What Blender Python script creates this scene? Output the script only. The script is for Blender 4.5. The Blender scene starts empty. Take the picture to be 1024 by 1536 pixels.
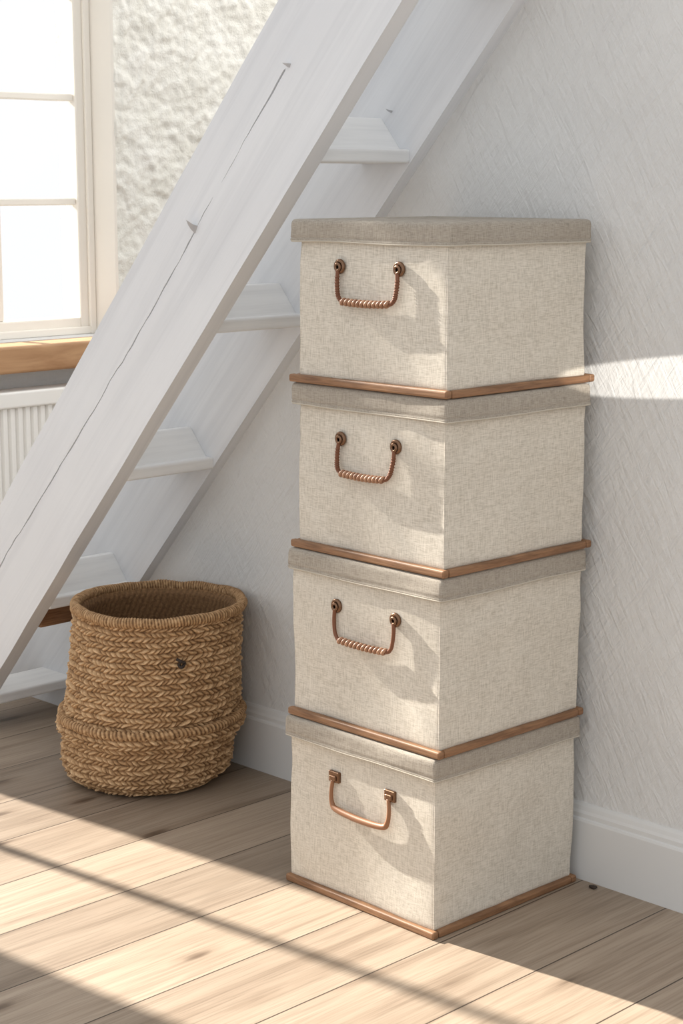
import bpy, bmesh, math, random
from mathutils import Vector, Matrix, noise
random.seed(7)
scene = bpy.context.scene
scene.view_settings.view_transform = 'Standard'
COL = scene.collection

# ---------------------------------------------------------------- materials
def nmat(name, base=(0.8,0.8,0.8), rough=0.6, metal=0.0):
    m = bpy.data.materials.new(name); m.use_nodes = True
    nt = m.node_tree; b = nt.nodes['Principled BSDF']
    b.inputs['Base Color'].default_value = (*base,1)
    b.inputs['Roughness'].default_value = rough
    b.inputs['Metallic'].default_value = metal
    return m, nt, b
def N(nt, t, **kw):
    n = nt.nodes.new(t)
    for k,v in kw.items():
        if k in n.inputs: n.inputs[k].default_value = v
        else: setattr(n,k,v)
    return n
def noise_tex(nt, scale_vec, detail=3, rough=0.5, coord='Object', rot=(0,0,0), dist=0.0):
    tc = N(nt,'ShaderNodeTexCoord')
    m0 = N(nt,'ShaderNodeMapping'); m0.inputs['Rotation'].default_value = rot
    nt.links.new(tc.outputs[coord], m0.inputs['Vector'])
    mp = N(nt,'ShaderNodeMapping'); mp.inputs['Scale'].default_value = scale_vec
    nt.links.new(m0.outputs[0], mp.inputs['Vector'])
    n = N(nt,'ShaderNodeTexNoise'); n.inputs['Scale'].default_value = 1
    n.inputs['Detail'].default_value = detail; n.inputs['Roughness'].default_value = rough
    n.inputs['Distortion'].default_value = dist
    nt.links.new(mp.outputs[0], n.inputs['Vector'])
    return n.outputs['Fac']
def ramp(nt, fac, stops):
    r = N(nt,'ShaderNodeValToRGB'); e = r.color_ramp.elements
    e[0].position, e[0].color = stops[0][0], (*stops[0][1],1)
    e[1].position, e[1].color = stops[-1][0], (*stops[-1][1],1)
    for p,c in stops[1:-1]:
        x = e.new(p); x.color = (*c,1)
    nt.links.new(fac, r.inputs[0]); return r.outputs[0]
def math_(nt, op, a, b):
    n = N(nt,'ShaderNodeMath'); n.operation = op
    for i,v in enumerate((a,b)):
        if isinstance(v,(int,float)): n.inputs[i].default_value = v
        else: nt.links.new(v, n.inputs[i])
    return n.outputs[0]
def mixc(nt, fac, a, b, mode='MIX'):
    n = N(nt,'ShaderNodeMix'); n.data_type='RGBA'; n.blend_type = mode
    for i,v in ((0,fac),(6,a),(7,b)):
        if isinstance(v,(int,float)): n.inputs[i].default_value = v
        elif isinstance(v,tuple): n.inputs[i].default_value = (*v,1)
        else: nt.links.new(v, n.inputs[i])
    return n.outputs[2]
def bump(nt, b, h, strength=0.3, dist=0.01):
    n = N(nt,'ShaderNodeBump'); n.inputs['Strength'].default_value=strength
    n.inputs['Distance'].default_value=dist
    nt.links.new(h, n.inputs['Height']); nt.links.new(n.outputs[0], b.inputs['Normal'])

def fabric(name, dark, light):
    m,nt,b = nmat(name, light, 0.95)
    h = noise_tex(nt,(70,70,1100),1,0.5); v = noise_tex(nt,(1100,1100,60),1,0.5)
    w = math_(nt,'ADD',h,v); w = math_(nt,'MULTIPLY',w,0.5)
    c = ramp(nt,w,[(0.36,dark),(0.50,tuple((a*0.35+b_*0.65) for a,b_ in zip(dark,light))),(0.62,light)])
    lo = noise_tex(nt,(7,7,9),3)
    c2 = ramp(nt,lo,[(0.3,(0.965,0.96,0.955)),(0.7,(1,1,1))])
    nt.links.new(mixc(nt,1.0,c,c2,'MULTIPLY'), b.inputs['Base Color'])
    bump(nt,b,w,0.22,0.001)
    return m
M_body = fabric('linen_body',(0.49,0.445,0.37),(0.73,0.68,0.595))
M_lid  = fabric('linen_lid',(0.275,0.242,0.20),(0.43,0.385,0.325))
M_pip,_,_ = nmat('linen_piping',(0.50,0.455,0.38),0.9)

def wood(name, dark, light, axis_scale=(4,60,60), rough=0.45):
    m,nt,b = nmat(name, light, rough)
    n = noise_tex(nt,axis_scale,4,0.6,dist=0.4)
    nt.links.new(ramp(nt,n,[(0.3,dark),(0.7,light)]), b.inputs['Base Color'])
    bump(nt,b,n,0.15,0.002); return m
M_trim = wood('walnut_trim',(0.15,0.07,0.031),(0.34,0.18,0.088),(14,14,220),0.55)
M_sill = wood('oak_sill',(0.36,0.185,0.085),(0.55,0.325,0.17),(30,4,30),0.5)
M_copper,_,_ = nmat('copper_rod',(0.18,0.07,0.034),0.42,0.25)
M_tan,_,_ = nmat('tan_bar',(0.27,0.125,0.06),0.45,0.1)
M_grip = wood('tan_grip',(0.21,0.09,0.045),(0.44,0.25,0.15),(60,60,60),0.5)
M_eye,_,_ = nmat('bronze_eyelet',(0.20,0.115,0.07),0.32,0.85)
M_dark,_,_ = nmat('dark_recess',(0.03,0.018,0.012),0.7)
M_iron,_,_ = nmat('iron_nail',(0.50,0.50,0.51),0.45,0.2)

# plaster wall
m,nt,b = nmat('wall_plaster',(0.76,0.765,0.77),0.85); M_wall=m
n1=noise_tex(nt,(2.5,2.5,2.5),5,0.6); n2=noise_tex(nt,(9,9,60),4,0.6,rot=(0,0.9,0),dist=0.8); n3=noise_tex(nt,(90,90,90),3)
n4=noise_tex(nt,(70,70,11),3,0.6,rot=(0,0.5,0),dist=0.8)
h=math_(nt,'ADD',n1,math_(nt,'ADD',math_(nt,'MULTIPLY',n2,0.42),math_(nt,'ADD',math_(nt,'MULTIPLY',n3,0.10),math_(nt,'MULTIPLY',n4,0.32))))
nt.links.new(ramp(nt,n1,[(0.3,(0.645,0.645,0.637)),(0.7,(0.72,0.72,0.708))]), b.inputs['Base Color'])
bump(nt,b,h,0.6,0.016)
# stone
m,nt,b = nmat('rough_limewashed_stone',(0.80,0.77,0.69),0.95); M_stone=m
n1=noise_tex(nt,(10,10,10),8,0.65); n2=noise_tex(nt,(70,70,70),7,0.7)
nt.links.new(ramp(nt,n1,[(0.30,(0.76,0.74,0.67)),(0.6,(0.87,0.855,0.80))]), b.inputs['Base Color'])
bump(nt,b,n2,0.75,0.008)
# painted wood (stairs)
def painted(name, lo, hi, sc=(2.5,60,60), strength=0.35):
    m,nt,b = nmat(name,hi,0.5)
    n=noise_tex(nt,sc,5,0.6,dist=0.5); n2=noise_tex(nt,(sc[0]*1.5,sc[1]*4,sc[2]*4),3)
    n3=noise_tex(nt,(3,6,6),3)
    c=ramp(nt,n,[(0.25,lo),(0.55,hi)])
    c=mixc(nt,1.0,c,ramp(nt,n3,[(0.3,(0.95,0.95,0.955)),(0.65,(1,1,1))]),'MULTIPLY')
    nt.links.new(c, b.inputs['Base Color'])
    bump(nt,b,math_(nt,'ADD',n,math_(nt,'MULTIPLY',n2,0.5)),strength,0.004); return m
M_paint = painted('white_painted_timber',(0.68,0.695,0.72),(0.775,0.79,0.812),(1.1,30,30),0.24)
M_paint2 = painted('white_painted_step',(0.76,0.76,0.755),(0.85,0.85,0.84),(60,3,60),0.12)
M_trimw,_,_ = nmat('white_trim_paint',(0.68,0.68,0.67),0.45)
M_winf,_,_ = nmat('window_frame_paint',(0.87,0.83,0.755),0.5)
M_rad,_,_ = nmat('radiator_enamel',(0.92,0.90,0.86),0.35)
m,nt,b = nmat('thin_window_glass'); M_glass=m
tr=N(nt,'ShaderNodeBsdfTransparent'); gl=N(nt,'ShaderNodeBsdfGlossy'); gl.inputs['Roughness'].default_value=0.02
mx=N(nt,'ShaderNodeMixShader'); mx.inputs[0].default_value=0.03
nt.links.new(tr.outputs[0],mx.inputs[1]); nt.links.new(gl.outputs[0],mx.inputs[2])
nt.links.new(mx.outputs[0], nt.nodes['Material Output'].inputs['Surface'])

# floor planks along world Y
m,nt,b = nmat('oak_plank_floor',(0.5,0.4,0.3),0.5); M_floor=m
tc=N(nt,'ShaderNodeTexCoord'); sp=N(nt,'ShaderNodeSeparateXYZ'); cb=N(nt,'ShaderNodeCombineXYZ')
nt.links.new(tc.outputs['Object'],sp.inputs[0])
nt.links.new(math_(nt,'ADD',sp.outputs['Y'],1.15),cb.inputs['X']); nt.links.new(math_(nt,'ADD',sp.outputs['X'],0.06),cb.inputs['Y'])
br=N(nt,'ShaderNodeTexBrick'); nt.links.new(cb.outputs[0],br.inputs['Vector'])
br.offset=0.5; br.squash=1.0
br.inputs['Scale'].default_value=1; br.inputs['Brick Width'].default_value=4.4; br.inputs['Row Height'].default_value=0.185
br.inputs['Mortar Size'].default_value=0.0015; br.inputs['Mortar Smooth'].default_value=0.1
br.inputs['Color1'].default_value=(0,0,0,1); br.inputs['Color2'].default_value=(1,1,1,1); br.inputs['Mortar'].default_value=(0.5,0.5,0.5,1)
br.inputs['Bias'].default_value=0.0
vo=N(nt,'ShaderNodeVectorMath'); vo.operation='MULTIPLY_ADD'
nt.links.new(br.outputs['Color'],vo.inputs[0]); vo.inputs[1].default_value=(5,7,3); nt.links.new(tc.outputs['Object'],vo.inputs[2])
def gmap(sc):
    mp=N(nt,'ShaderNodeMapping'); mp.inputs['Scale'].default_value=sc; nt.links.new(vo.outputs[0],mp.inputs[0]); return mp.outputs[0]
def gn(sc,det,dist):
    n=N(nt,'ShaderNodeTexNoise'); n.inputs['Scale'].default_value=1; n.inputs['Detail'].default_value=det
    n.inputs['Distortion'].default_value=dist; n.inputs['Roughness'].default_value=0.6
    nt.links.new(gmap(sc),n.inputs['Vector']); return n.outputs['Fac']
g1=gn((30,1.3,1),7,0.6); g2=gn((240,6,1),3,0.2); g3=gn((4,1.0,1),3,1.5)
c1=ramp(nt,g1,[(0.28,(0.235,0.175,0.125)),(0.46,(0.335,0.263,0.197)),(0.72,(0.385,0.31,0.238))])
c2=ramp(nt,g2,[(0.34,(0.78,0.765,0.75)),(0.55,(1,1,1))])
c3=ramp(nt,g3,[(0.25,(0.82,0.805,0.79)),(0.52,(1,1,1))])
c=mixc(nt,1.0,c1,c2,'MULTIPLY'); c=mixc(nt,1.0,c,c3,'MULTIPLY')
vr=N(nt,'ShaderNodeTexVoronoi'); vr.inputs['Scale'].default_value=1; nt.links.new(gmap((7.5,2.8,1)),vr.inputs['Vector'])
kn_=math_(nt,'ADD',vr.outputs['Distance'],math_(nt,'MULTIPLY',math_(nt,'SUBTRACT',g1,0.5),0.20))
c=mixc(nt,1.0,c,ramp(nt,kn_,[(0.0,(0.30,0.25,0.21)),(0.06,(0.45,0.40,0.36)),(0.11,(0.86,0.84,0.82)),(0.2,(1,1,1))]),'MULTIPLY')
cv=ramp(nt,br.outputs['Color'],[(0,(0.82,0.81,0.80)),(1,(1.15,1.14,1.13))])
c=mixc(nt,1.0,c,cv,'MULTIPLY')
c=mixc(nt,br.outputs['Fac'],c,(0.06,0.04,0.027))
nt.links.new(c,b.inputs['Base Color'])
hh=math_(nt,'SUBTRACT',math_(nt,'MULTIPLY',g2,0.15),br.outputs['Fac'])
bump(nt,b,hh,0.35,0.002)

# basket
m,nt,b = nmat('woven_seagrass',(0.5,0.33,0.17),0.8); M_basket=m
at=N(nt,'ShaderNodeAttribute'); at.attribute_name='strand_groove_shade'
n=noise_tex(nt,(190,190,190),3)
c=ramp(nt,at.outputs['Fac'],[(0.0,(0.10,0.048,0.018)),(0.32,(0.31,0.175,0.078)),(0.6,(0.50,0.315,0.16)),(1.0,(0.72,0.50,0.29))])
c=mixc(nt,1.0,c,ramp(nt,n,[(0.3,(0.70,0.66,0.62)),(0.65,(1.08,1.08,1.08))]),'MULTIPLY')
nt.links.new(c,b.inputs['Base Color']); bump(nt,b,n,0.6,0.004)

# ---------------------------------------------------------------- mesh helpers
def mk(name, verts, faces, mat, parent=None, smooth=False, kind=None, loc=None, rot=None):
    me = bpy.data.meshes.new(name); me.from_pydata([tuple(v) for v in verts],[],faces); me.update()
    bm=bmesh.new(); bm.from_mesh(me); bmesh.ops.recalc_face_normals(bm,faces=bm.faces); bm.to_mesh(me); bm.free()
    if smooth: 
        for p in me.polygons: p.use_smooth=True
    ob=bpy.data.objects.new(name,me); COL.objects.link(ob)
    if mat: me.materials.append(mat)
    if parent: ob.parent=parent
    if kind: ob["kind"]=kind
    if loc: ob.location=loc
    if rot: ob.rotation_euler=rot
    return ob
def bev(ob, w, seg=2):
    md=ob.modifiers.new('bevel','BEVEL'); md.width=w; md.segments=seg; md.limit_method='ANGLE'; md.angle_limit=0.6
    return ob
def boxvf(x0,x1,y0,y1,z0,z1,off=0):
    v=[(x0,y0,z0),(x1,y0,z0),(x1,y1,z0),(x0,y1,z0),(x0,y0,z1),(x1,y0,z1),(x1,y1,z1),(x0,y1,z1)]
    f=[(0,3,2,1),(4,5,6,7),(0,1,5,4),(1,2,6,5),(2,3,7,6),(3,0,4,7)]
    return v,[tuple(i+off for i in q) for q in f]
def boxes(lst):
    V=[];F=[]
    for b_ in lst:
        v,f=boxvf(*b_,off=len(V)); V+=v;F+=f
    return V,F
def extrude_poly(pts, axis, a0, a1):
    n=len(pts); V=[]
    for a in (a0,a1):
        for p in pts: V.append((a,p[0],p[1]) if axis=='x' else ((p[0],a,p[1]) if axis=='y' else (p[0],p[1],a)))
    F=[tuple(range(n)),tuple(range(2*n-1,n-1,-1))]+[(i,(i+1)%n,n+(i+1)%n,n+i) for i in range(n)]
    return V,F
def tube(path, r, seg=10, closed=False, off=0):
    P=[Vector(p) for p in path]; n=len(P); V=[];F=[]
    up=None
    for i in range(n):
        if closed: t=(P[(i+1)%n]-P[i-1])
        else: t=P[min(i+1,n-1)]-P[max(i-1,0)]
        t.normalize()
        if up is None:
            up = Vector((0,0,1)) if abs(t.z)<0.9 else Vector((0,1,0))
        a=(up-t*up.dot(t)).normalized(); c=t.cross(a); up=a
        rr=r[i] if isinstance(r,(list,tuple)) else r
        for k in range(seg):
            an=2*math.pi*k/seg
            V.append(P[i]+a*rr*math.cos(an)+c*rr*math.sin(an))
    m_=n if closed else n-1
    for i in range(m_):
        for k in range(seg):
            k2=(k+1)%seg; j=(i+1)%n
            F.append((off+i*seg+k,off+i*seg+k2,off+j*seg+k2,off+j*seg+k))
    if not closed:
        F.append(tuple(off+k for k in range(seg))[::-1]); F.append(tuple(off+(n-1)*seg+k for k in range(seg)))
    return V,F
def join(parts):
    V=[];F=[]
    for v,f in parts:
        o=len(V); V+=list(v); F+=[tuple(i+o for i in q) for q in f]
    return V,F
def ring(c, R, r, normal='y', n=24, seg=8):
    pts=[]
    for i in range(n):
        a=2*math.pi*i/n
        if normal=='y': pts.append((c[0]+R*math.cos(a),c[1],c[2]+R*math.sin(a)))
        elif normal=='x': pts.append((c[0],c[1]+R*math.cos(a),c[2]+R*math.sin(a)))
        else: pts.append((c[0]+R*math.cos(a),c[1]+R*math.sin(a),c[2]))
    return tube(pts,r,seg,True)
def smoothpath(pts, sub=6):
    P=[Vector(p) for p in pts]; out=[]
    for i in range(len(P)-1):
        p0=P[max(i-1,0)];p1=P[i];p2=P[i+1];p3=P[min(i+2,len(P)-1)]
        for s in range(sub):
            t=s/sub
            out.append(0.5*((2*p1)+(p2-p0)*t+(2*p0-5*p1+4*p2-p3)*t*t+(3*p1-p0-3*p2+p3)*t**3))
    out.append(P[-1]); return out

def rr_loft(hw, hd, r, profile, nside=26, narc=8, ridge=0.0, wob=None, cap0=True, cap1=True):
    per=[]
    corners=[(1,-1,-90),(1,1,0),(-1,1,90),(-1,-1,180)]
    for ci,(sx,sy,a0) in enumerate(corners):
        for k in range(narc+1):
            a=math.radians(a0+90*k/narc)
            rd = ridge*math.exp(-((k-narc/2)/1.0)**2)
            per.append((sx,sy,math.cos(a),math.sin(a),rd,None))
        nx=corners[(ci+1)%4]
        for k in range(1,nside):
            per.append((sx,sy,math.cos(math.radians(a0+90)),math.sin(math.radians(a0+90)),0,(k/nside,nx)))
    V=[]
    for (off,z) in profile:
        for (sx,sy,ca,sa,rd,tw) in per:
            H=hw+off;D=hd+off;rr=max(r+min(off,0)*1.0,0.001)
            if tw is None:
                x=sx*(H-rr)+(rr+rd)*ca; y=sy*(D-rr)+(rr+rd)*sa
            else:
                t,nx=tw
                xa=sx*(H-rr)+rr*ca; ya=sy*(D-rr)+rr*sa
                xb=nx[0]*(H-rr)+rr*ca; yb=nx[1]*(D-rr)+rr*sa
                x=xa+(xb-xa)*t; y=ya+(yb-ya)*t
            p=Vector((x,y,z))
            if wob: p=wob(p,ca,sa)
            V.append(p)
    n=len(per);F=[]
    for i in range(len(profile)-1):
        for k in range(n):
            k2=(k+1)%n
            F.append((i*n+k,i*n+k2,(i+1)*n+k2,(i+1)*n+k))
    if cap0: F.append(tuple(range(n))[::-1])
    if cap1: F.append(tuple((len(profile)-1)*n+k for k in range(n)))
    return V,F

def empty(name, loc, rotz=0):
    e=bpy.data.objects.new(name,None); COL.objects.link(e); e.location=loc; e.rotation_euler=(0,0,rotz); e.empty_display_size=0.1
    return e

# ---------------------------------------------------------------- room shell
FX0,FX1,FY0,FY1=-4.35,1.6,-4.2,2.6
v,f=boxvf(FX0,FX1,FY0,FY1,-0.05,0); mk('floor',v,f,M_floor,kind='structure')
zt=2.8
poly=[(-(3.927+0.15)/1.118,0),(1.6,0),(1.6,zt),((zt-3.927-0.15)/1.118,zt)]
v,f=extrude_poly(poly,'y',0,0.09); mk('wall_right',v,f,M_wall,kind='structure')
prof=[(0,0),(-0.016,0),(-0.016,0.112),(-0.0145,0.116),(-0.011,0.118),(-0.011,0.126),(-0.008,0.131),(-0.006,0.138),(-0.003,0.143),(0,0.144)]
v,f=extrude_poly(prof,'x',-3.39,1.6); mk('baseboard_right',v,f,M_trimw,kind='structure')
v,f=boxvf(-4.35,1.6,2.6,2.7,0,2.8); mk('wall_back',v,f,M_wall,kind='structure')

WY=0.631; SY=0.650     # window opening edge, start of the rough stone (splayed reveal between)
W2=-0.575
ys=[-4.2,-2.25,W2,-0.03,WY,0.68,2.6]; zs=[0,0.84,2.2,2.45,2.9]
parts=[]
for i in range(len(ys)-1):
    for j in range(len(zs)-1):
        yc=(ys[i]+ys[i+1])/2; zc=(zs[j]+zs[j+1])/2
        if -2.25<yc<W2 and zc<2.45: continue
        if -0.03<yc<WY and 0.84<zc<2.2: continue
        if i==4: continue
        if i==5: parts.append(boxvf(-4.35,-4.16,ys[i],ys[i+1],zs[j],zs[j+1])); continue
        parts.append(boxvf(-4.35,-4.12,ys[i],ys[i+1],zs[j],zs[j+1]))
parts.append(extrude_poly([(-4.35,WY),(-4.20,WY),(-4.12,SY),(-4.16,0.68),(-4.35,0.68)],'z',0,2.9))
v,f=join(parts)
wl=mk('wall_left',v,f,M_wall,kind='structure')
ny,nz=300,440; V=[];F=[]
for j in range(nz+1):
    for i in range(ny+1):
        y=SY+(2.6-SY)*(i/ny)**1.4; z=2.9*j/nz
        p=Vector((0,y*5,z*5)); q=Vector((3,y*13,z*13)); r_=Vector((9,y*48,z*48))
        a_=noise.noise(q+Vector((0,noise.noise(p*2)*1.2,noise.noise(r_*0.4)*0.6)))
        chip=0.5+0.5*math.tanh(a_*9)       # flaked layers with broken edges
        d=0.009*noise.noise(p)+0.0048*chip+0.0045*noise.noise(r_)+0.0045*abs(noise.noise(r_*0.6+Vector((4,4,4))))
        edge=min(1,i/5)
        V.append((-4.118+d*edge,y,z))
for j in range(nz):
    for i in range(ny):
        a=j*(ny+1)+i; F.append((a,a+1,a+ny+2,a+ny+1))
mk('wall_left',V,F,M_stone,kind='structure',smooth=True)

def window(name, y0,y1,z0,z1, fw, vbars, hbars, x=-4.2, bw=0.02, t=0.05):
    L=[(x-t,x,y0,y0+fw,z0,z1),(x-t,x,y1-fw,y1,z0,z1),(x-t,x,y0+fw,y1-fw,z0,z0+fw),(x-t,x,y0+fw,y1-fw,z1-fw,z1)]
    for (yb,w) in vbars: L.append((x-t+0.008,x-0.006,yb-w/2,yb+w/2,z0+fw,z1-fw))
    for zb in hbars:
        L.append((x-t+0.012,x-0.010,y0+fw,y1-fw,zb-bw/2,zb+bw/2))
    v,f=boxes(L); w=mk(name,v,f,M_winf,kind='structure'); bev(w,0.004,2)
    b_=0.012
    L=[(x,x+b_,y0,y0+fw*0.45,z0,z1),(x,x+b_,y1-fw*0.45,y1-0.001,z0,z1),(x,x+b_,y0+fw*0.45,y1-fw*0.45,z0,z0+fw*0.45)]
    v,f=boxes(L); c=mk('window_casing',v,f,M_winf,parent=w); bev(c,0.003,2)
    a,b2,c2,d2=y0+fw*0.9,y1-fw*0.9,z0+fw*0.9,z1-fw*0.9
    mk('window_pane',[(x-0.026,a,c2),(x-0.026,b2,c2),(x-0.026,b2,d2),(x-0.026,a,d2)],[(0,1,2,3)],M_glass,parent=w)
    return w
window('window_1',-0.03,WY,0.84,2.2,0.048,[(0.312,0.024)],[1.216,1.505,1.79],bw=0.021)
window('window_2',-2.25,W2,0.0,2.45,0.05,[(-1.27,0.24),(-0.83,0.026),(-1.80,0.024)],[0.42,2.05],bw=0.02)
v,f=boxvf(-4.20,-4.02,-0.10,0.72,0.764,0.838)
s=mk('trim_1',v,f,M_sill,kind='structure'); bev(s,0.008,3)
v,f=extrude_poly([(-4.20,WY-0.0015),(-4.118,SY-0.002),(-4.113,SY+0.004),(-4.125,SY+0.004)],'z',0.84,2.2)
mk('trim_2',v,f,M_winf,kind='structure')

# ---------------------------------------------------------------- radiator
rad=empty('radiator',(-4.06,0.33,0.0))
rad["label"]="white ribbed panel radiator under the window sill"; rad["category"]="radiator"
V=[];F=[]
prof=[]
ncol=30
for i in range(ncol):
    y0=-0.37+0.74*i/ncol; w=0.74/ncol
    prof+= [(y0,0.0),(y0+w*0.2,0.0),(y0+w*0.35,0.010),(y0+w*0.85,0.010)]
prof.append((0.37,0.0))
n=len(prof)
for z in (0.12,0.675):
    for p in prof: V.append((0.018+p[1],p[0],z))
for z in (0.12,0.675):
    for p in prof: V.append((-0.02,p[0],z))
for i in range(n-1):
    F.append((i,i+1,n+i+1,n+i)); F.append((2*n+i+1,2*n+i,3*n+i,3*n+i+1))
    F.append((n+i,n+i+1,3*n+i+1,3*n+i)); F.append((i+1,i,2*n+i,2*n+i+1))
F.append((0,n,3*n,2*n)); F.append((n-1,3*n-1,4*n-1,2*n-1))
mk('radiator_panel',V,F,M_rad,parent=rad)
v,f=boxes([(-0.045,0.036,-0.385,0.385,0.67,0.715)]); bev(mk('radiator_grille',v,f,M_rad,parent=rad),0.006,3)
for yy in (-0.33,0.30):
    v,f=boxvf(-0.04,0.02,yy,yy+0.03,0.0,0.13); bev(mk('radiator_foot',v,f,M_rad,parent=rad),0.004,2)

# ---------------------------------------------------------------- staircase
ANG=math.atan(1.118); 
st=empty('staircase',(-3.5,-0.15,0.0))
st["label"]="steep white painted wooden ladder stair against the plaster wall"; st["category"]="staircase"
bx,by=-3.5,-0.15
SW=0.238; P0x=-3.927/1.118; TL=3.55
ca,sa=math.cos(ANG),math.sin(ANG)
def crack_open(l):
    nz1=noise.noise(Vector((l*4.3,9,2)))
    nz2=noise.noise(Vector((l*17,3,7)))
    if l<1.45: return max(0.0,min(1.4,0.60+0.9*nz1+0.5*nz2))*min(1,(1.50-l)/0.08) 
    if l<1.66: return max(0.0,0.10+0.5*nz2)
    if l<1.84: return 0.15+1.1*((l-1.66)/0.18)
    return 0.0
def stringer(y0,y1,crack):
    nl=560; ws=[0,0.1,0.25,0.4,0.5,0.56,0.585,0.592,0.60,0.608,0.615,0.65,0.75,0.88,1.0]
    V=[];F=[];nw=len(ws)
    for i in range(nl+1):
        t=i/nl
        for k,w_ in enumerate(ws):
            w=w_*SW
            ls=-w*ca/sa
            l=ls+t*(TL-ls)
            d=0
            if crack:
                lc=t*TL-0.6*SW*ca/sa*(1-t)
                wb=0.014*noise.noise(Vector((lc*1.3,0,0)))+0.004*noise.noise(Vector((lc*9,5,0)))+0.0015*noise.noise(Vector((lc*35,5,0)))
                fall=max(0,1-abs(w_-0.6)*2.4)
                op=crack_open(lc)
                if 7<=k<=9:
                    w=0.6*SW+(k-8)*(0.0003+0.0019*min(1.0,op))
                    if k==8: d=0.018*min(1,op*1.6)
                w+=wb*fall
                if k in (0,nw-1): w+=0.0025*noise.noise(Vector((l*5,k,0)))
            V.append((l,y0+d,w))
    o=len(V)
    for i in range(nl+1):
        for w_ in (0,1):
            w=w_*SW; ls=-w*ca/sa; l=ls+(i/nl)*(TL-ls)
            V.append((l,y1,w))
    for i in range(nl):
        for k in range(nw-1):
            a=i*nw+k; F.append((a,a+1,a+nw+1,a+nw))
        a=o+i*2; F.append((a,a+2,a+3,a+1))
        F.append((i*nw,(i+1)*nw,a+2,a)); F.append((i*nw+nw-1,a+1,a+3,(i+1)*nw+nw-1))
    F.append(tuple(range(nw))+(o+1,o)); e=nl*nw
    F.append(tuple(range(e,e+nw))+(o+2*nl+1,o+2*nl))
    s=mk('stringer',V,F,M_paint,parent=st,loc=(P0x-bx,-by,0),rot=(0,-ANG,0))
    return s
s1=stringer(-0.305,-0.265,True)
s2=stringer(-0.030,0.0,False)
tr_list=[(1.967,-1.772),(1.642,-2.058),(1.318,-2.345),(0.995,-2.632),(0.671,-2.919),(0.348,-3.206),(0.075,-3.447)]
for (z,X) in tr_list:
    v,f=boxvf(X-0.13,X,-0.267,-0.028,z-0.013,z+0.013)
    v=[(a-bx,b_-by,c_) for a,b_,c_ in v]
    t=mk('tread',v,f,M_paint2,parent=st); bev(t,0.005,3)
    if z>0.2:
        pts=[(X-0.022,z+0.010),(X-0.038,z+0.010),(X-0.090,z+0.072),(X-0.074,z+0.072)]
        v,f=extrude_poly(pts,'y',-0.266,-0.029); v=[(a-bx,b_-by,c_) for a,b_,c_ in v]
        bev(mk('riser',v,f,M_paint2,parent=st),0.003,2)
v,f=boxvf(-3.30,-3.25,-0.262,-0.04,0.285,0.334); v=[(a-bx,b_-by,c_) for a,b_,c_ in v]
o_=mk('tread_support',v,f,M_trim,parent=st); o_["label"]="bare brown wood batten"; bev(o_,0.004,2)
def spike(X,Y,Z,L,w,dx,dz):
    b0=[(X-w,Y+0.01,Z+w*0.2),(X-w*0.2,Y+0.01,Z+w*0.5),(X+w,Y+0.01,Z+w*0.6),(X+w*0.2,Y+0.01,Z-w*0.9)]
    m1=[(X+(p[0]-X)*0.5+dx*0.5,Y-L*0.5,Z+(p[2]-Z)*0.5+dz*0.5) for p in b0]
    V=[(a-bx,b_-by,c_) for a,b_,c_ in b0+m1+[(X+dx,Y-L,Z+dz)]]
    return V,[(3,2,1,0)]+[(i,(i+1)%4,4+(i+1)%4,4+i) for i in range(4)]+[(4+i,4+(i+1)%4,8) for i in range(4)]
for a in ((-2.381,-0.303,1.472,0.016,0.007,-0.006,0.006),(-2.650,-0.303,1.176,0.026,0.013,0.006,0.024),(-2.395,-0.03,1.40,0.022,0.004,0.006,0.006)):
    v,f=spike(*a); mk('nail',v,f,M_iron,parent=st)

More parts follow.
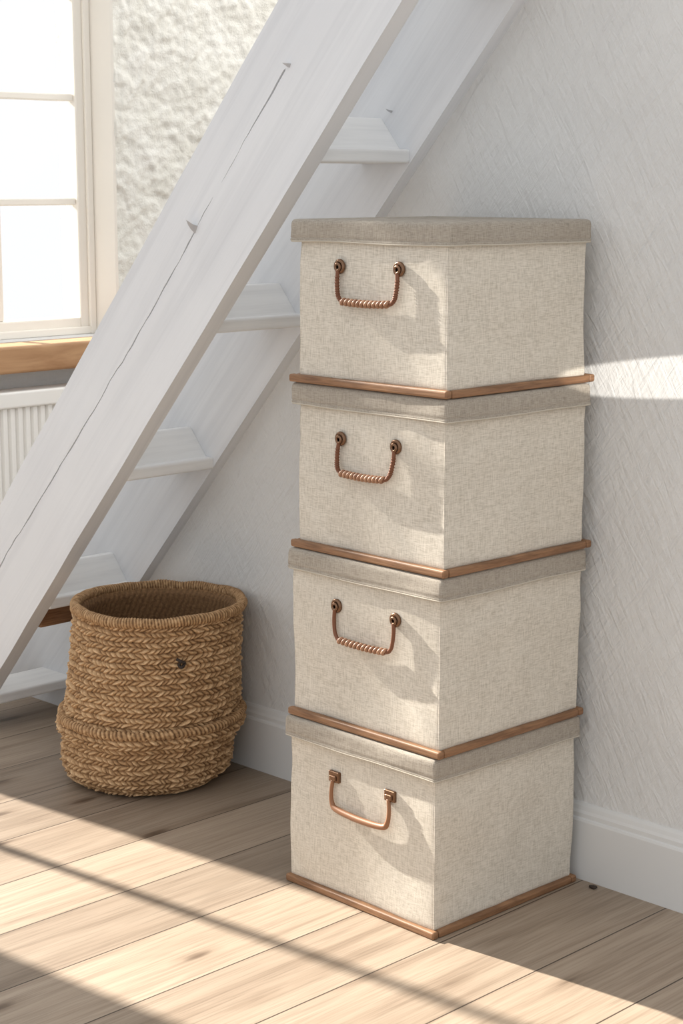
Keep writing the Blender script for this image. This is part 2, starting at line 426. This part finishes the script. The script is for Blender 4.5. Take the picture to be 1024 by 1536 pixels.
# ---------------------------------------------------------------- storage boxes
levels=[0.0,0.320,0.630,0.926,1.209]
cx,cy=-2.106,-0.2175
labels=["cream linen lidded box with plain brown bar handle, on the floor",
        "cream linen lidded box with coiled handle, on the lowest box",
        "cream linen lidded box with coiled handle, under the topmost box",
        "cream linen lidded box with coiled handle, topmost of the stack"]
rots=[-1.4,-1.2,-1.6,-1.0]
sh=[0.0,0.004,0.0085,0.0075]
bodyx=[0.1815,0.180,0.177,0.175]; bodyc=[0.0,0.0,0.003,0.006]
bodyy=[0.183,0.183,0.179,0.176]; bcy=[0.0,0.0,-0.004,-0.0065]
lidy=[0.1855,0.1830,0.1775,0.1735]
xos=[0.007,0.006,0.003,0.004]; xrs=[0.071,0.072,0.067,0.070]
zrs=[0.053,0.052,0.053,0.042]
for k in range(4):
    H=levels[k+1]-levels[k]
    B=empty('storage_box',(cx+sh[k],cy+sh[k],levels[k]),math.radians(rots[k]))
    B["label"]=labels[k]; B["category"]="storage box"; B["group"]="stack of linen storage boxes"
    seed=k*13.7
    HX=bodyx[k]; BC=bodyc[k]; HBY=bodyy[k]; CY=bcy[k]
    lidh=0.040; zb=0.010; zl=H-lidh
    def wobb(p,ca_,sa_,seed=seed,H=H,BC=BC,HX=HX,HBY=HBY,CY=CY):
        t=(p.z)/H
        bul=0.003*math.sin(math.pi*min(1,max(0,t)))*math.cos(p.x/HX*1.4)*math.cos(p.y/HBY*1.4)
        d=0.0050*noise.noise(Vector((p.x*7+seed,p.y*7,p.z*6)))+0.0022*noise.noise(Vector((p.x*20+seed+p.z*14,p.y*20,p.z*9)))
        d+=0.0020*math.sin((p.z*60+p.x*45)+seed)*math.exp(-((t-0.8)/0.18)**2)*max(0,abs(p.x)/HX-0.45)
        q=p+Vector((ca_,sa_,0))*(d*0.8+bul*0.5-0.001)
        q.x+=BC; q.y+=CY; return q
    nz_=34
    prof=[(-0.004,zb),(-0.001,zb+0.003)]+[(0,zb+0.006+(zl+0.01-zb-0.006)*i/nz_) for i in range(nz_+1)]
    v,f=rr_loft(HX,HBY,0.005,prof,40,8,0.0022,wobb)
    mk('box_body',v,f,M_body,parent=B,smooth=True)
    LX,LY=0.1815,lidy[k]; LC=CY
    def wobl(p,ca_,sa_,seed=seed,H=H,zl=zl,LC=LC):
        a=0.0016*noise.noise(Vector((p.x*7+seed,p.y*7,3)))
        z=p.z
        low_=1-(z-zl)/(H-zl)
        z+= a*1.6*max(0,low_)
        d=0.0020*noise.noise(Vector((p.x*12+seed,p.y*12,p.z*30)))
        return Vector((p.x,p.y+LC,z))+Vector((ca_,sa_,0))*(d+0.001*max(0,low_))
    o=0.0050
    tz=H-0.001
    prof=[(-0.006,zl+0.002),(o,zl),(o+0.0012,zl+0.002),(o+0.0015,zl+0.0045),(o+0.0003,zl+0.0062),(o+0.0012,zl+0.008),(o+0.001,zl+0.014),(o+0.0008,zl+0.02),(o+0.001,zl+0.026),
          (o+0.0006,tz-0.007),(o-0.0002,tz-0.004),(o-0.002,tz-0.0015),(o-0.005,tz-0.0005),(-0.006,tz),(-0.03,tz),(-0.08,tz-0.0005),(-0.13,tz-0.001)]
    v,f=rr_loft(LX,LY,0.005,prof,30,8,0.0010,wobl,cap0=False)
    lid=mk('box_lid',v,f,M_lid,parent=B,smooth=True)
    vv,ff=rr_loft(LX+o+0.0008,LY+o+0.0008,0.0055,[(0.0,zl-0.0005),(0.0010,zl+0.0004),(0.0010,zl+0.0016),(0.0,zl+0.0024)],30,8,0,wobl,cap0=False,cap1=False)
    mk('lid_piping',vv,ff,M_pip,parent=B,smooth=True)
    e=0.1885; ey_=0.192
    for bxx in [(-e,e,-ey_,-ey_+0.014,0.0,0.0135),(-e+0.0145,e,ey_-0.014,ey_,0.0,0.0135),(e-0.014,e,-ey_+0.0155,ey_-0.0145,0.0,0.0128),(-e,-e+0.014,-ey_+0.0145,ey_,0.0,0.0128)]:
        v,f=boxvf(*bxx); fr=mk('base_trim',v,f,M_trim,parent=B); bev(fr,0.0036,3)
        fr["label"]="brown wooden edging strip"
    v,f=boxvf(-HX+0.006,HX-0.004,-HBY+0.004,HBY-0.012,0.001,0.0115); mk('base_panel',v,f,M_lid,parent=B)
    # handle
    yf=-HBY+CY-0.0005
    zr=zl-zrs[k]; xr=xrs[k]; xo=xos[k]
    if k==0:
        path=[(-xr+0.000,yf-0.005,zr-0.004),(-xr-0.002,yf-0.007,zr-0.026),(-xr+0.001,yf-0.008,zr-0.045),(-xr+0.014,yf-0.009,zr-0.054),
              (0,yf-0.010,zr-0.058),(xr-0.014,yf-0.009,zr-0.056),(xr-0.002,yf-0.008,zr-0.046),(xr+0.001,yf-0.007,zr-0.026),(xr-0.002,yf-0.005,zr-0.004)]
        path=smoothpath([(p[0]+xo,p[1],p[2]) for p in path],8)
        nP=len(path); rr=[0.0036+0.0026*max(0,math.sin(math.pi*i/(nP-1)))**3 for i in range(nP)]
        v,f=tube(path,rr,12); h=mk('handle',v,f,M_tan,parent=B,smooth=True)
        h["label"]="plain tapered brown bar handle"
        for sx in (-1,1):
            x=xo+sx*(xr-0.001)
            v,f=boxes([(x-0.013,x+0.013,yf-0.005,yf+0.006,zr-0.008,zr+0.012),(x-0.008,x+0.008,yf-0.008,yf-0.004,zr-0.005,zr+0.005)])
            bev(mk('handle_clip',v,f,M_eye,parent=h),0.002,3)
    else:
        dxo=[0,-0.001,-0.007,-0.002][k]; DS=0.87
        path=[(-xr,yf-0.006,-0.003),(-xr-0.001+dxo*0.3,yf-0.0065,-0.022),(-xr+0.001+dxo*0.7,yf-0.007,-0.044),(-xr+0.006+dxo,yf-0.0075,-0.057),(-xr+0.018+dxo,yf-0.008,-0.064),
              (dxo,yf-0.008,-0.066),(xr-0.018+dxo,yf-0.008,-0.064),(xr-0.005+dxo,yf-0.0075,-0.057),(xr-0.001+dxo*0.7,yf-0.007,-0.044),(xr+0.001+dxo*0.3,yf-0.0065,-0.022),(xr,yf-0.006,-0.003)]
        path=smoothpath([(p[0]+xo,p[1],zr+p[2]*DS) for p in path],8)
        v,f=tube(path,0.0035,10)
        parts=[(v,f)]
        L_=len(path)
        if k>=2:
            for i in list(range(6,32,2))+list(range(L_-32,L_-6,2)):
                c_=path[i]; parts.append(ring((c_.x,c_.y,c_.z),0.0034,0.0013,'z',12,6))
        v,f=join(parts); h=mk('handle',v,f,M_copper,parent=B,smooth=True)
        h["label"]="curved dark copper rod handle"
        parts=[]; nb=12
        hwid=xr-0.018
        for i in range(nb):
            x=xo+dxo-hwid+2*hwid*i/(nb-1)
            u_=(i-(nb-1)/2)/((nb-1)/2)
            zz=zr-0.0655*DS+0.0018*u_*u_
            rg=0.0037; pts=[]
            for q in range(16):
                a=2*math.pi*q/16
                pts.append((x+0.0028*math.sin(a),yf-0.0088+rg*math.cos(a),zz+rg*math.sin(a)))
            parts.append(tube(pts,0.0034,8,True))
        v,f=join(parts); g_=mk('grip',v,f,M_grip,parent=h,smooth=True); g_["label"]="coiled tan wrapped grip"
        for sx in (-1,1):
            x=xo+sx*xr
            v,f=join([ring((x,yf-0.002,zr+0.003),0.0092,0.0036,'y',28,10),ring((x,yf-0.0065,zr+0.002),0.0054,0.0026,'y',20,8),
                      tube([(x,yf+0.007,zr+0.003),(x,yf-0.0010,zr+0.003)],0.0085,20)])
            mk('eyelet',v,f,M_eye,parent=h,smooth=True)

# ---------------------------------------------------------------- basket
bk=empty('basket',(-2.951,-0.207,0.0)); bk["label"]="round braided seagrass basket with rolled rim under the stair"; bk["category"]="basket"
LEAN=0.050
def lean(x,y,z):
    s=LEAN*(z/0.4)
    return (x+s*0.75, y+s*0.35, z)
def R(z):
    z_=z
    if z_<0.04: base=0.146+0.035*math.sin(min(1,z_/0.04)*math.pi/2)
    elif z_<0.12: base=0.181+0.005*(z_-0.04)/0.08
    elif z_<0.20: base=0.186
    else: base=0.186-0.011*((z_-0.20)/0.18)
    base+=0.014*math.exp(-((z_-0.130)/0.016)**4)
    return base
NS=80; RH=0.0115; Hb=0.386
SP=9; nt_=NS*SP; nzb=int(Hb/RH*8)
V=[];F=[];A=[]
rndt={}
for j in range(nzb+1):
    z=Hb*j/nzb
    for i in range(nt_):
        th=2*math.pi*i/nt_
        cs,sn=math.cos(th),math.sin(th)
        zz_=z+0.0035*noise.noise(Vector((cs*4,sn*4,z*9)))+0.0014*noise.noise(Vector((cs*14,sn*14,z*30)))
        row=math.floor(zz_/RH); fr=zz_/RH-row
        sgn=1 if row%2 else -1
        s=th/(2*math.pi)*NS+sgn*fr*0.95+0.5*(row//2%2)+0.9*noise.noise(Vector((cs*6,sn*6,row*3.1)))
        si=math.floor(s); fs=s-si
        prof_s=max(0,math.sin(math.pi*fs))**0.6
        prof_r=max(0,math.sin(math.pi*fr))**0.5
        key=(row,si%NS)
        if key not in rndt: rndt[key]=random.random()
        rv=rndt[key]
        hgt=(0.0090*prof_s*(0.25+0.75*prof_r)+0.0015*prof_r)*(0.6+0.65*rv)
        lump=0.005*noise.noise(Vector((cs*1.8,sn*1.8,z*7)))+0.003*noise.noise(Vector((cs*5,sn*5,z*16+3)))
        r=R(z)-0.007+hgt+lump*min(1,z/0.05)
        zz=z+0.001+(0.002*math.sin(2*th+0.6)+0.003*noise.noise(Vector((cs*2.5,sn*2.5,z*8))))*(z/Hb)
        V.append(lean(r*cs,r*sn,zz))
        A.append(min(1,max(0,-0.03+0.45*rv+0.62*prof_s*prof_r)))  # random tone per strand, plus shade painted into the weave grooves
for j in range(nzb):
    for i in range(nt_):
        i2=(i+1)%nt_
        F.append((j*nt_+i,j*nt_+i2,(j+1)*nt_+i2,(j+1)*nt_+i))
F.append(tuple(range(nt_))[::-1])
o=len(V); ni=nt_
lv=[(0.380,-0.010)]+[(0.38-0.012*q,-0.013-0.003*(q%2)) for q in range(1,30)]+[(0.016,-0.04)]
for (z,dr) in lv:
    for i in range(ni):
        th=2*math.pi*i/ni
        lump=0.005*noise.noise(Vector((math.cos(th)*1.8,math.sin(th)*1.8,z*7)))
        r=R(z)+dr+lump-0.002*abs(math.sin(th*NS/2+z*80))
        V.append(lean(r*math.cos(th),r*math.sin(th),z)); A.append(0.10+0.15*abs(math.sin(th*NS/2+z*80)))  # inner wall coloured darker, painting in the shade inside the basket
for j in range(len(lv)-1):
    for i in range(ni):
        i2=(i+1)%ni; F.append((o+j*ni+i,o+(j+1)*ni+i,o+(j+1)*ni+i2,o+j*ni+i2))
F.append(tuple(o+(len(lv)-1)*ni+i for i in range(ni)))
for i in range(ni):
    i2=(i+1)%ni; F.append((nzb*nt_+i,nzb*nt_+i2,o+i2,o+i))
wv_=mk('basket_body',V,F,M_basket,parent=bk,smooth=True)
at_=wv_.data.attributes.new('strand_groove_shade','FLOAT','POINT'); at_.data.foreach_set('value',A)
def rope(name,Rr,z,r0,twists,amp,uneven=1.0,oval=1.0):
    V=[];F=[];A=[];n=1100;sg=20
    for i in range(n):
        th=2*math.pi*i/n
        cs,sn=math.cos(th),math.sin(th)
        zc=z+uneven*(0.002*math.sin(2*th+0.6)+0.004*noise.noise(Vector((cs*2.5,sn*2.5,z*8))))
        Rc=Rr+0.005*noise.noise(Vector((cs*1.8,sn*1.8,z*7)))+0.002*noise.noise(Vector((cs*6,sn*6,z*7)))
        rs=1+0.2*noise.noise(Vector((cs*5,sn*5,z)))
        for k in range(sg):
            ph=2*math.pi*k/sg
            q=abs(math.sin((th*twists+ph)*1.0+0.8*noise.noise(Vector((cs*9,sn*9,2)))))
            rr=(r0+amp*(q**0.5-0.6))*rs
            V.append(lean((Rc+rr*math.cos(ph))*cs,(Rc+rr*math.cos(ph))*sn,zc+oval*rr*math.sin(ph)))
            A.append(0.12+0.5*q+0.35*noise.noise(Vector((th*30,ph,0))))  # uneven fibre tone, with shade painted between the twists
    for i in range(n):
        for k in range(sg):
            i2=(i+1)%n;k2=(k+1)%sg
            F.append((i*sg+k,i2*sg+k,i2*sg+k2,i*sg+k2))
    ob=mk(name,V,F,M_basket,parent=bk,smooth=True)
    a=ob.data.attributes.new('strand_groove_shade','FLOAT','POINT'); a.data.foreach_set('value',[min(1,max(0,x)) for x in A])
    return ob
rope('rim',0.1765,0.388,0.0102,90,0.0030)
rope('braided_band',0.1925,0.149,0.0088,64,0.0035,uneven=0.8)
th=math.radians(-24)
rad_=Vector((math.cos(th),math.sin(th),0)); tan=Vector((-math.sin(th),math.cos(th),0))
c0=Vector(lean(0.185*math.cos(th),0.185*math.sin(th),0.305))
pts=smoothpath([c0-tan*0.009+Vector((0,0,0.005)),c0+rad_*0.005,c0+tan*0.008+Vector((0,0,-0.005)),c0+rad_*0.006+Vector((0,0,-0.012)),c0-tan*0.004+Vector((0,0,-0.008)),c0+rad_*0.006+Vector((0,0,0.002))],5)
v,f=tube(pts,0.0034,8); kn=mk('knot',v,f,M_dark,parent=bk,smooth=True); kn["label"]="small dark twisted knot"

bm=bmesh.new(); bmesh.ops.create_icosphere(bm,subdivisions=2,radius=0.006)
for vv in bm.verts:
    vv.co*=1+0.4*noise.noise(vv.co*300); vv.co.z*=0.5; vv.co.x*=1.5
me=bpy.data.meshes.new('chip'); bm.to_mesh(me); bm.free(); me.materials.append(M_dark)
c_=bpy.data.objects.new('bark_chip',me); COL.objects.link(c_); c_.location=(-1.872,-0.034,0.0026); c_["label"]="tiny dark chip on the floor beside the baseboard"; c_["category"]="debris"

# ---------------------------------------------------------------- lights
sun=bpy.data.lights.new('sun','SUN'); sun.energy=16.0; sun.angle=0.015; sun.color=(1.0,0.935,0.84)
so=bpy.data.objects.new('sun',sun); COL.objects.link(so); so.location=(-6,-2,4)
d=Vector((1,0.105,-0.55)).normalized(); so.rotation_euler=d.to_track_quat('-Z','Y').to_euler()
spt=bpy.data.lights.new('added_streak_spot','SPOT'); spt.energy=680; spt.spot_size=math.radians(9.3); spt.spot_blend=0.22; spt.shadow_soft_size=0.003; spt.color=(1,0.95,0.87)  # added spot without a real source, throws the bright streak on the wall
sp_=bpy.data.objects.new('added_streak_spot',spt); COL.objects.link(sp_); sp_.location=(0.9,-2.5,1.5)
tgt=Vector((-1.62,0,0.958)); dd=(tgt-sp_.location).normalized(); sp_.rotation_euler=dd.to_track_quat('-Z','Y').to_euler(); sp_.scale=(1,0.135,1)
al=bpy.data.lights.new('added_stone_fill','AREA'); al.shape='RECTANGLE'; al.size=0.7; al.size_y=1.0; al.energy=21; al.color=(1,0.975,0.92)  # added fill lamp out of view, brightens and rakes the rough stone
ao=bpy.data.objects.new('added_stone_fill',al); COL.objects.link(ao); ao.location=(-3.1,1.8,2.75)
dd=(Vector((-4.1,0.8,1.2))-ao.location).normalized(); ao.rotation_euler=dd.to_track_quat('-Z','Y').to_euler()

w=bpy.data.worlds.new('World'); scene.world=w; w.use_nodes=True
bg=w.node_tree.nodes['Background']; bg.inputs[0].default_value=(0.972,0.984,1.0,1); bg.inputs[1].default_value=1.04

# ---------------------------------------------------------------- camera
cam=bpy.data.cameras.new('Camera'); co=bpy.data.objects.new('Camera',cam); COL.objects.link(co)
cam.sensor_fit='VERTICAL'; cam.sensor_height=36; cam.lens=2695/1536*36
co.location=(0,-2.557,1.27); co.rotation_euler=(math.radians(90-10.4),0,math.radians(45))
scene.camera=co
